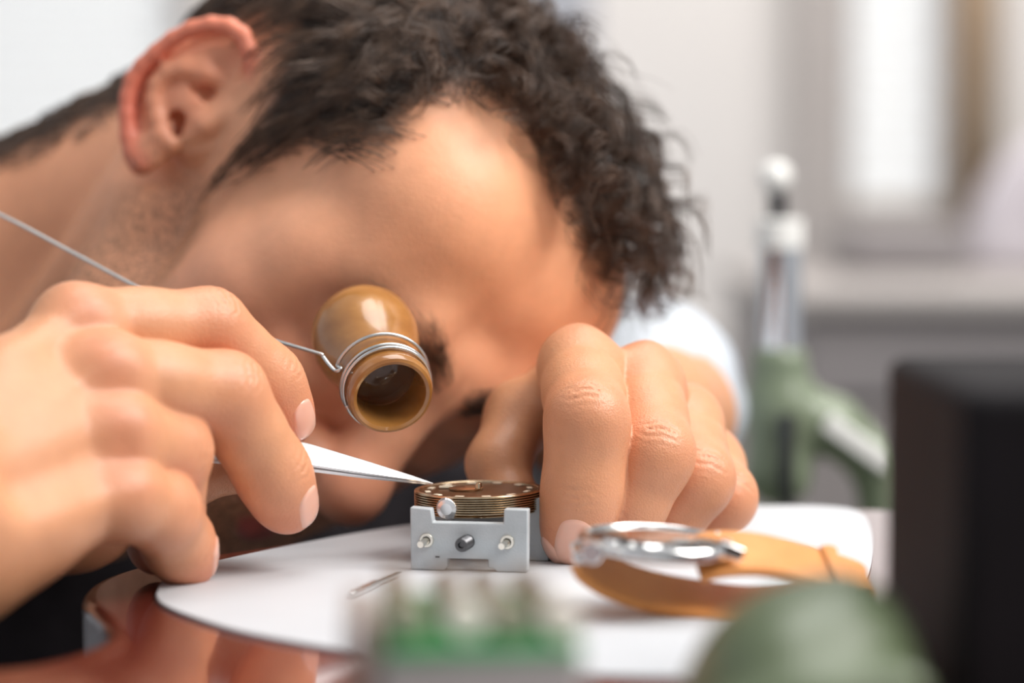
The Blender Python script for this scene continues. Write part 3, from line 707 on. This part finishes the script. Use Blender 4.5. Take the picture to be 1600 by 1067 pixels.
scr = tag(bm_obj('steel_pin', lathe_bm([(0, 0), (.0008, 0), (.0010, .0004), (.0010, pl_*.45), (.0007, pl_*.5), (.0007, pl_*.9), (.0001, pl_), (0, pl_)], (0, 0, 0), dv_, 20), M['steel'], smooth='auto'), 'thin shiny steel pin lying on the mat behind the left edge of the green rack', 'pin'); scr.location = tuple(pa)
# ------------------------------------------------------------------ green bench press behind the hand
PD = 1.15; PS = PD/.9
pc = P(1218, 600, PD); px0, py0 = pc[0], pc[1]
PR = tag(empty('bench_press', (px0, py0, 0)), 'green enamelled bench press with a chrome spindle and round knob, behind his left hand', 'press')
def zz_(py): return P(1218, py, PD)[2]
def pp(name, bm, m, smooth='auto', bevel=0, label=None):
    o = bm_obj(name, bm, m, PR, smooth=smooth, bevel=bevel)
    if label: o['label'] = label
    return o
dx = lambda px: P(px, 600, PD)[0]-px0
pp('knob', lathe_bm([(0.0061*PS*math.sin(math.pi*i/14)+1e-9*(i % 14 == 0), -.0061*PS*math.cos(math.pi*i/14)) for i in range(15)], (dx(1210), 0, zz_(277)), (0, 0, 1), 32), M['white_knob'] if 'white_knob' in M else M.setdefault('white_knob', mat('ivory_knob', (.80, .79, .76), .25)), smooth=True)
pp('stem', lathe_bm([(0, 0), (.0034*PS, 0), (.0034*PS, zz_(300)-zz_(345)), (0, zz_(300)-zz_(345))], (dx(1212), 0, zz_(345)), (0, 0, 1), 24), M['dark_steel'])
H1 = zz_(342)-zz_(390)
pp('collar', lathe_bm([(0, 0), (.0075*PS, 0), (.0088*PS, .001), (.0088*PS, H1-.001), (.0075*PS, H1), (0, H1)], (dx(1217), 0, zz_(390)), (0, 0, 1), 32), M['white_knob'])
H1 = zz_(388)-zz_(575)
pp('sleeve', lathe_bm([(0, 0), (.0082*PS, 0), (.0082*PS, H1), (0, H1)], (dx(1218), 0, zz_(575)), (0, 0, 1), 32), M['chrome'])
H1 = zz_(560)-zz_(770)
def press_sdf(p):
    A = np.array([0, 0, 0.0]); k = 1000
    d = cap(p, (0, 0, zz_(570)*k), (0, 0, zz_(740)*k), 10.5*PS, 12.5*PS)
    arm = chain(p, [(2, 0, zz_(640)*k), (dx(1300)*k, 0, zz_(665)*k), (dx(1372)*k, 0, zz_(725)*k), (dx(1396)*k, 2, zz_(830)*k), (dx(1396)*k, 2, -50)], [13*PS, 10.5*PS, 9.5*PS, 11*PS, 12*PS], 6)
    d = smin(d, arm, 8)
    d = smin(d, ell(p, (dx(1310)*k, 0, -54), (78, 34, 6)), 6)
    return d
v, q = surface_nets(press_sdf, (-56, -42, -59.3), (112, 42, 62), 2.0)
pp('frame', bmesh.new() if False else (lambda b: (b.from_mesh(np_mesh('t', v/1000*np.array([1, 1, 1])*1.0 + np.array([0, 0, 0]), q)), b)[1])(bmesh.new()), M['green_paint'], smooth=True)
H1 = zz_(640)-zz_(815)
pp('spindle', lathe_bm([(0, 0), (.0020, 0), (.0036, .003), (.0036, H1), (0, H1)], (dx(1222), -.0225, zz_(815)), (0, 0, 1), 24), M['dark_steel'])
bm = box_bm(-.001, .036, -.0160, -.0140, -.0045, .0045); bm.transform(Matrix.Translation((dx(1288), 0, zz_(655))) @ Matrix.Rotation(.62, 4, 'Y')); pp('arm_highlight', bm, M['white_knob'], bevel=.001, smooth=False, label='cream strip for the highlight on the arm')  # highlight along the arm, put in as a cream coloured strip
# ------------------------------------------------------------------ green cast foot and black casing, near foreground
M['green_dark'] = noisy(mat('dark_green_enamel', rough=.35), (.075, .10, .05), (.11, .14, .075), 20, 3)
def foot_sdf(p):
    d = ell(p, (68, -252, 0), (24, 36, 36))
    d = smin(d, ell(p, (80, -246, 14), (15, 26, 24)), 10)
    d = smax(d, -(p[..., 2]-1.6), 2)
    d = smin(d, cap(p, (50, -280, 14), (86, -276, 20), 5, 6), 6)
    d = sub(d, cap(p, (44, -284, 32), (92, -276, 36), 3.5, 4), 4)
    return d
v, q = surface_nets(foot_sdf, (36, -300, -4), (104, -204, 44), 1.5)
ft = tag(link("cast_tool", np_mesh("cast_tool", v/1000, q), M['green_dark']), 'rounded green enamelled cast tool base at the bottom right corner of the mat', 'tool base')
tag(bm_obj('black_case', box_bm(.0999, .26, -.262, -.166, .0006, .0765), M['black'], bevel=.004, seg=4), 'plain black case filling the lower right corner', 'case')
# fragment of bronze: a small click part standing on the case corner
# ------------------------------------------------------------------ the man: one body mesh, with hair, nails and clothes as parts
def srgb(r, g, b):
    return np.array([((c/255+.055)/1.055)**2.4 if c > 10 else c/3294.6 for c in (r, g, b)])
SKIN = srgb(233, 168, 132)
HAIRLINE = np.array([(-1, 32), (10, 38), (20, 41.5), (30, 42), (40, 40), (43, 34), (43.5, 25), (42, 18), (38, 12.5), (47, 9.3), (57, -.4), (61, -9.6), (67, -18), (72, -28), (75, -26), (79, -17), (80, -11), (87, -1), (95, 6), (104, 4), (110, -10), (120, -26), (130, -39), (134, -49), (142, -56), (160, -63), (185, -67), (185, 100), (-1, 100)], float)
def hairline_dist(p):
    """degrees inside (+) or outside (-) the scalp"""
    phi = np.degrees(np.arctan2(np.abs(p[:, 0]), p[:, 1])); el = np.degrees(np.arctan2(p[:, 2]-30, np.hypot(p[:, 0], p[:, 1])))
    el = el+15*np.clip(-(p[:, 0]-2)/20, 0, 1)*np.clip((75-phi)/30, 0, 1)
    q = np.stack([phi, el], 1); ins = np.zeros(len(q), bool); dm = np.full(len(q), 1e9)
    n = len(HAIRLINE)
    for i in range(n):
        a, b = HAIRLINE[i], HAIRLINE[(i+1) % n]
        c = (a[1] > q[:, 1]) != (b[1] > q[:, 1])
        with np.errstate(divide='ignore', invalid='ignore'):
            xx = (b[0]-a[0])*(q[:, 1]-a[1])/(b[1]-a[1])+a[0]
        ins ^= c & (q[:, 0] < xx)
        if i < n-3:
            ab = b-a; t = np.clip(((q-a) @ ab)/(ab @ ab), 0, 1); dm = np.minimum(dm, np.linalg.norm(q-a-t[:, None]*ab, axis=1))
    return np.where(ins, dm, -dm)
def gz(p, c, r): return np.exp(-(((p-np.asarray(c, float))/np.asarray(r, float))**2).sum(1))
def blend(col, c, w): return col*(1-w[:, None])+np.asarray(c)[None]*w[:, None]
hv, hq = surface_nets(head_sdf, (-96, -200, -215), (96, 134, 136), 1.15)
def head_paint(v):
    s = v.copy(); s[:, 0] = np.abs(s[:, 0]); n = len(v)
    col = np.tile(SKIN, (n, 1))
    col = blend(col, srgb(240, 170, 122), .6*gz(s, (20, 85, 60), (50, 50, 35)))
    col = blend(col, srgb(222, 130, 104), .55*gz(s, (48, 70, -28), (24, 30, 24)))
    col = blend(col, srgb(212, 124, 98), .55*gz(s, (0, 112, -34), (22, 18, 18)))
    col = blend(col, srgb(200, 128, 106), .6*gz(s, (40, 86, 12), (17, 14, 8)))       # lids
    col = blend(col, srgb(196, 130, 92), .6*np.clip((-s[:, 2]-20)/60, 0, 1)*np.clip((60-s[:, 1])/60, 0, 1))
    er = np.clip((s[:, 0]-73)/5, 0, 1)*gz(s, (80, -12, 0), (30, 34, 48))
    col = blend(col, srgb(214, 122, 94), .45*er)
    em = er > .05; rd = np.zeros(n)
    if em.any(): rd[em] = chain(((s[em]-EAR_O) @ EAR_M).astype(np.float32), EARD['rim'][0], EARD['rim'][1], 1)
    col = blend(col, srgb(218, 104, 86), .8*er*np.clip(1-rd/2.5, 0, 1)*(rd != 0))
    lip = np.minimum(cap(s, (3, 98.5, -61), (23, 85, -66.5), 5.4, 2.6), cap(s, (0, 96.5, -71.5), (19, 87, -69), 6.6, 3.4))
    col = blend(col, srgb(190, 92, 92), .85*np.clip(1-lip/1.2, 0, 1))
    sc = np.clip((hairline_dist(v)-1)/9, 0, 1)
    sc = sc*(1-np.clip((s[:, 0]-76)/3, 0, 1)*((s[:, 2] < 40) & (s[:, 1] > -50)))
    # beard: from the sideburn along the jaw, round the mouth and under the chin
    be = np.clip((-s[:, 2]-8-.35*(s[:, 1]-20))/16, 0, 1)*np.clip((s[:, 1]+12)/22, 0, 1)
    be = be*np.clip((-s[:, 2]-30+(s[:, 1] < 40)*40)/12, 0, 1)
    be = np.maximum(be, .4*gz(s, (0, 95, -54), (26, 20, 7)))
    be = np.maximum(be, .6*gz(s, (68, 16, -26), (16, 14, 26)))
    be = be*(1-np.clip(1-lip/1.2, 0, 1))
    return col, be, sc
hc, hb, hs = head_paint(hv)
def smooth_normals_side(H):
    return H
def hand_bounds(H, arm=60):
    a = np.concatenate([np.array(H['mcp']), np.array(H['fj']).reshape(-1, 3), np.array(H['thumb']), np.array(H['wrist']), np.array(H['arm'][:2])])
    return a.min(0)-22, a.max(0)+22
def hand_paint(v, H):
    n = len(v); col = np.tile(srgb(207, 148, 110), (n, 1))
    for m, j in zip(H['mcp'], H['fj']):
        col = blend(col, srgb(206, 122, 96), .5*gz(v, m+H['up']*8, (9, 9, 9)))
        col = blend(col, srgb(208, 118, 92), .65*gz(v, j[0], (11, 11, 11)))
        col = blend(col, srgb(210, 118, 94), .5*gz(v, j[1], (9, 9, 9)))
        col = blend(col, srgb(218, 112, 92), .6*gz(v, j[2], (12, 12, 12)))
    return col
V = [h2w(hv)]; Q = [hq]; CC = [hc]; MK = [np.stack([hb, hs, 0*hb], 1)]; base = len(hv)
for H, step in ((RH, .62), (LH, .66)):
    lo, hi = hand_bounds(H)
    v, q = surface_nets(lambda p, H=H: hand_sdf(p, H), lo, hi, step)
    V.append(v/1000); Q.append(q+base); CC.append(hand_paint(v, H)); MK.append(np.zeros((len(v), 3))); base += len(v)
V = np.concatenate(V); Q = np.concatenate(Q); CC = np.concatenate(CC); MK = np.concatenate(MK)
body_me = np_mesh('body', V, Q)
for nm, arr in (('pigment', CC), ('masks', MK)):
    at = body_me.color_attributes.new(nm, 'FLOAT_COLOR', 'POINT')
    at.data.foreach_set('color', np.concatenate([arr, np.ones((len(arr), 1))], 1).astype(np.float32).ravel())
person = tag(empty('person', (-0.35, 0.35, -0.25)), 'man with curly dark hair bent low over the bench, loupe in his right eye', 'person')
INV = Matrix.Translation((0.35, -0.35, 0.25))
def ppart(name, me, m, label=None):
    o = link(name, me, m, person); o.matrix_parent_inverse = INV
    if label: o['label'] = label
    return o
body = ppart('body', body_me, M['skin'])
def grad(f, p, e=.8):
    I = np.eye(3, dtype=np.float32)*e
    g = np.stack([f(p+I[i])-f(p-I[i]) for i in range(3)], 1)
    return g/(np.linalg.norm(g, axis=1)[:, None]+1e-9)
# --- nails
def nail(H, k, u, w=.74, back=9.0, fwd=.80, name='fingernail'):
    js = [H['mcp'][k]]+H['fj'][k]; a, b = js[2], js[3]; r = H['fr'][k][3]
    t = (b-a)/np.linalg.norm(b-a); u = np.asarray(u, float); u = u-(u@t)*t; u /= np.linalg.norm(u); l = np.cross(t, u)
    f = lambda p: hand_sdf(p, H)
    nu, nv = 15, 19; pts = []
    for i in range(nv):
        s = -1+2*i/(nv-1)
        for j in range(nu):
            c = -1+2*j/(nu-1)
            # rounded outline: square-ish sides, rounded ends
            ss = s*math.sqrt(max(0, 1-.48*c*c)); cc = c*math.sqrt(max(0, 1-.42*s*s))
            L = (back+fwd*r)/2
            pts.append(b+t*((fwd*r-back)/2+ss*L)+l*(cc*r*w)+u*(r+5))
    p = np.array(pts, np.float32)
    for _ in range(30): p = p-u.astype(np.float32)*np.clip(f(p), -2, 2)[:, None]*.8
    S_ = np.tile(np.linspace(-1, 1, nv)[:, None], (1, nu)).ravel(); Cc = np.tile(np.linspace(-1, 1, nu), nv)
    rim = np.maximum(np.abs(S_), np.abs(Cc))
    lift = np.where(rim > .98, -.45, np.where(rim > .8, .28, .5))+np.clip(S_-.6, 0, 1)*.5
    top = p+u*lift[:, None]; quads = [(i*nu+j, i*nu+j+1, (i+1)*nu+j+1, (i+1)*nu+j) for i in range(nv-1) for j in range(nu-1)]
    me = np_mesh(name, top/1000, np.array(quads))
    o = ppart(name, me, M['nail'])
    sol = o.modifiers.new('solid', 'SOLIDIFY'); sol.thickness = .0004; sol.offset = -1
    sb = o.modifiers.new('sub', 'SUBSURF'); sb.levels = 1; sb.render_levels = 1
    return o
nail(RH, 0, (.42, -.82, .42)); nail(RH, 1, (.62, -.72, .30)); nail(RH, 3, (1, -.1, .1), fwd=.9)
nail(LH, 0, (-.02, -1, .1), back=11.5); nail(LH, 1, (.2, -.9, .5)); nail(LH, 2, (.2, -.9, .5)); nail(LH, 3, (.2, -.9, .5))
# --- hair: tapered strands of three sides, curling on top, combed back at the side
def strands(name, roots, nrm, length, d0, curl_r, curl_f, phase, rad, seg, m, sdf=None, lift=1.2, grav=None, clump=None, label=None):
    n = len(roots); T = np.linspace(0, 1, seg+1)
    a = np.cross(d0, nrm); a /= np.linalg.norm(a, axis=1)[:, None]+1e-9; b = np.cross(a, d0); b /= np.linalg.norm(b, axis=1)[:, None]+1e-9
    P_ = np.zeros((n, seg+1, 3)); cur = roots.copy(); d = nrm*.55+d0*.6; d /= np.linalg.norm(d, axis=1)[:, None]
    for i, t in enumerate(T):
        off = (np.cos(phase+curl_f*t)[:, None]*a+np.sin(phase+curl_f*t)[:, None]*b)*(curl_r*min(1, t*2.2))[:, None] - (np.cos(phase)[:, None]*a+np.sin(phase)[:, None]*b)*(curl_r*min(1, t*2.2))[:, None]*.4
        P_[:, i] = cur+off
        k = min(1, t*3); dd = d*(1-k)+d0*k
        if grav is not None: dd = dd+grav*(t*t)
        dd /= np.linalg.norm(dd, axis=1)[:, None]
        cur = cur+dd*(length/seg)[:, None]
    if clump is not None:                                   # strands gather into locks towards their tips
        ids, gi, amt = clump; ctr = P_[gi]                  # guide strand of each strand
        k = (amt*np.clip(T*1.6, 0, 1))[None, :, None]
        P_ = P_*(1-k)+(ctr[ids]+(roots-roots[gi][ids])[:, None, :]*.35)*k
    if sdf is not None:
        for it in range(3):
            fl = P_[:, 1:].reshape(-1, 3).astype(np.float32); dv = sdf(fl); bad = dv < lift
            if bad.any():
                g = grad(sdf, fl[bad]); fl[bad] += g*(lift-dv[bad])[:, None]
            P_[:, 1:] = fl.reshape(n, seg, 3)
    W_ = h2w(P_.reshape(-1, 3)).reshape(n, seg+1, 3)
    tan = np.gradient(W_, axis=1); tan /= np.linalg.norm(tan, axis=2)[..., None]+1e-12
    ref = np.array([.3, .5, .81]); x = np.cross(tan, ref); x /= np.linalg.norm(x, axis=2)[..., None]+1e-9; y = np.cross(tan, x)
    R_ = (rad[:, None]*np.array([1-.75*t**2 for t in T])[None])/1000
    vs = np.stack([W_+(x*math.cos(k*2.0944)+y*math.sin(k*2.0944))*R_[..., None] for k in range(3)], 2).reshape(-1, 3)
    i0 = (np.arange(n)[:, None]*(seg+1)+np.arange(seg)[None]).ravel()*3
    q = np.concatenate([np.stack([i0+k, i0+(k+1) % 3, i0+3+(k+1) % 3, i0+3+k], 1) for k in range(3)])
    o = ppart(name, np_mesh(name, vs, q), m, label)
    return o
def tri_sample(mask_v, n):
    w = mask_v[hq].mean(1); a = hv[hq[:, 0]]; e1 = hv[hq[:, 1]]-a; e2 = hv[hq[:, 3]]-a
    ar = np.linalg.norm(np.cross(e1, e2), axis=1)*w; ar = ar/ar.sum()
    k = RNG.choice(len(hq), n, p=ar); u, v = RNG.random(n), RNG.random(n)
    return a[k]+e1[k]*u[:, None]+e2[k]*v[:, None]
def skull_only(p): return head_sdf(p)
N_H = 15000
hd = hairline_dist(hv)
dens = np.clip((hd+1.0)/9, 0, 1)*(np.abs(hv[:, 0]) < 76)*(1-np.clip(1.3*gz(np.abs(hv), (74, 4, 24), (16, 17, 24)), 0, 1))
dens = dens*np.where(hv[:, 0] < -35, .35, 1.0)*np.where((hv[:, 1] < -40) & (hv[:, 2] > 0), .5, 1)
R0 = tri_sample(dens, N_H)
NR = grad(head_sdf, R0.astype(np.float32), 2.0)
x_, y_, z_ = R0.T
# comb direction (head frame): top forward and outward, temples back and down
front = np.clip((z_-62)/35, 0, 1)*np.clip((y_+10)/50, 0, 1)
side = 1-np.clip((z_-55)/45, 0, 1)
flow = np.stack([np.sign(x_)*.25+0*x_, -.45+1.2*front, -.95+.75*front+.35*(1-side)], 1)
back = np.clip((-y_-20)/40, 0, 1)
nearear = np.clip(1-np.abs(y_-18)/26, 0, 1)*np.clip((60-z_)/30, 0, 1)
flow[:, 1] += .55*nearear
flow = flow*(1-back[:, None])+np.array([0, -.35, -1.0])*back[:, None]
flow += RNG.normal(size=flow.shape)*(.07+.08*front)[:, None]
flow -= (flow*NR).sum(1)[:, None]*NR*.8
flow += NR*(.12+.26*front)[:, None]
flow /= np.linalg.norm(flow, axis=1)[:, None]
inner = np.clip(hairline_dist(R0)/14, 0, 1)
length = (17+10*inner+(14+9*np.clip(.5-x_/30, 0, 1))*front*inner**.5+4*(1-side))*(1-.35*back)*RNG.uniform(.75, 1.2, N_H)
length *= np.where(z_ < -8, .55, 1.0)
curl_r = (.7+4.6*front**.6+1.3*(1-side))*RNG.uniform(.7, 1.3, N_H)
NG = 1100
gi = RNG.choice(N_H, NG, replace=False)
ids = np.concatenate([np.argmin(((R0[i:i+1000, None]-R0[gi][None])**2).sum(2), 1) for i in range(0, N_H, 1000)])
gph = RNG.uniform(0, 6.28, NG); gfr = RNG.uniform(9, 15, NG)*np.where(RNG.random(NG) < .5, -1, 1)
glen = RNG.uniform(.8, 1.2, NG)
phase = gph[ids]+RNG.normal(size=N_H)*.25; cf = gfr[ids]*(.5+.5*front)+RNG.normal(size=N_H)*.3
g_world = np.array([0, 0, -1.0]) @ HR
hair = strands('hair', R0, NR, length*glen[ids], flow, curl_r, cf, phase, RNG.uniform(.13, .24, N_H), 11, M['hair'], head_sdf, 1.0, g_world*1.1, (ids, gi, .74), 'dark brown curly hair, short at the sides and falling in ringlets over the forehead')
hair['kind'] = 'stuff'
# eyebrow
be_m = np.zeros(len(hv)); BR = [(10, 107, 17), (27, 104, 25), (45, 91, 26), (56, 78, 18)]
s_ = hv.copy(); s_[:, 0] = np.abs(s_[:, 0])
bd = chain(s_.astype(np.float32), BR, [6.5, 6, 4.5, 2.5], 1)
be_m = np.clip(-bd/2.5+.2, 0, 1)*np.clip(1.15-(s_[:, 0]/60), .15, 1)
RB = tri_sample(be_m, 800); NB = grad(head_sdf, RB.astype(np.float32), 1.5)
fl = np.stack([np.sign(RB[:, 0])*.9, -.25+0*RB[:, 0], .45-.012*np.abs(RB[:, 0])], 1)+RNG.normal(size=RB.shape)*.2
fl -= (fl*NB).sum(1)[:, None]*NB*.85; fl /= np.linalg.norm(fl, axis=1)[:, None]
brow = strands('eyebrows', RB, NB, RNG.uniform(6, 10, len(RB)), fl, np.full(len(RB), .3), np.full(len(RB), 2.), RNG.uniform(0, 6, len(RB)), RNG.uniform(.06, .11, len(RB)), 5, M['hair'], None)
brow['kind'] = 'stuff'
# --- clothes
def w_sdf_obj(name, f, lo, hi, h, m, label=None):
    v, q = surface_nets(f, lo, hi, h)
    return ppart(name, np_mesh(name, v/1000, q), m, label)
def sleeve(p):
    d = chain(p, [(0, 465, -60), (50, 425, -22), M3(1008, 628, 1.03), M3(985, 645, .97), M3(945, 668, .895)], [60, 48, 39, 36, 30], 20)
    q = p.astype(np.float32)
    d = d+1.6*np.sin(q[..., 0]*.11+1.3*np.sin(q[..., 2]*.09)+q[..., 1]*.05)+.8*np.sin(q[..., 0]*.05-q[..., 1]*.16)
    return d
w_sdf_obj('shirt_sleeve', sleeve, (-70, 90, -140), (150, 560, 90), 3.0, M['white_shirt'])
def sleeve_r(p):
    d = chain(p, [M3(-400, 832, .62), M3(-640, 810, .62), (-330, -20, 60), (-420, 240, -60)], [28, 34, 40, 62], 20)
    q = p.astype(np.float32)
    return d+1.2*np.sin(q[..., 0]*.12+q[..., 1]*.07)
w_sdf_obj('shirt_sleeve', sleeve_r, (-500, -220, -150), (-140, 320, 110), 3.6, M['white_shirt'])
nk = h2w((0, -70, -190))*1000
def vest(p):
    d = ell(p, (-330, 420, -230), (240, 130, 270), roty(.5))
    d = smin(d, chain(p, [(-270, 350, -90), (-90, 395, -62), (5, 450, -70)], [90, 84, 70], 20), 40)
    d = smin(d, ell(p, (-150, 400, -150), (190, 90, 150)), 40)
    q = p.astype(np.float32)
    return d+1.5*np.sin(q[..., 0]*.06+q[..., 2]*.09)
def shirt(p):
    d = chain(p, [(-312, 290, -36), (-360, 330, -250), (-365, 335, -640)], [96, 150, 160], 40)
    d = smin(d, chain(p, [(-420, 240, -60), (-350, 320, -90), (-270, 350, -80)], [64, 80, 80], 20), 30)
    q = p.astype(np.float32)
    return d+1.5*np.sin(q[..., 0]*.07+q[..., 2]*.06)
w_sdf_obj('shirt', shirt, (-560, 120, -760), (-170, 530, 90), 6, M['white_shirt'])
w_sdf_obj('vest', vest, (-640, 260, -560), (120, 640, 120), 6, M['vest'])
def collar(p):
    a = h2w((0, -66, -160))*1000; b = h2w((0, -74, -185))*1000
    d = cap(p, a, b, 78, 92); e = cap(p, a+(a-b)*1.5, b, 72, 86)
    return smax(d, -e, 3)
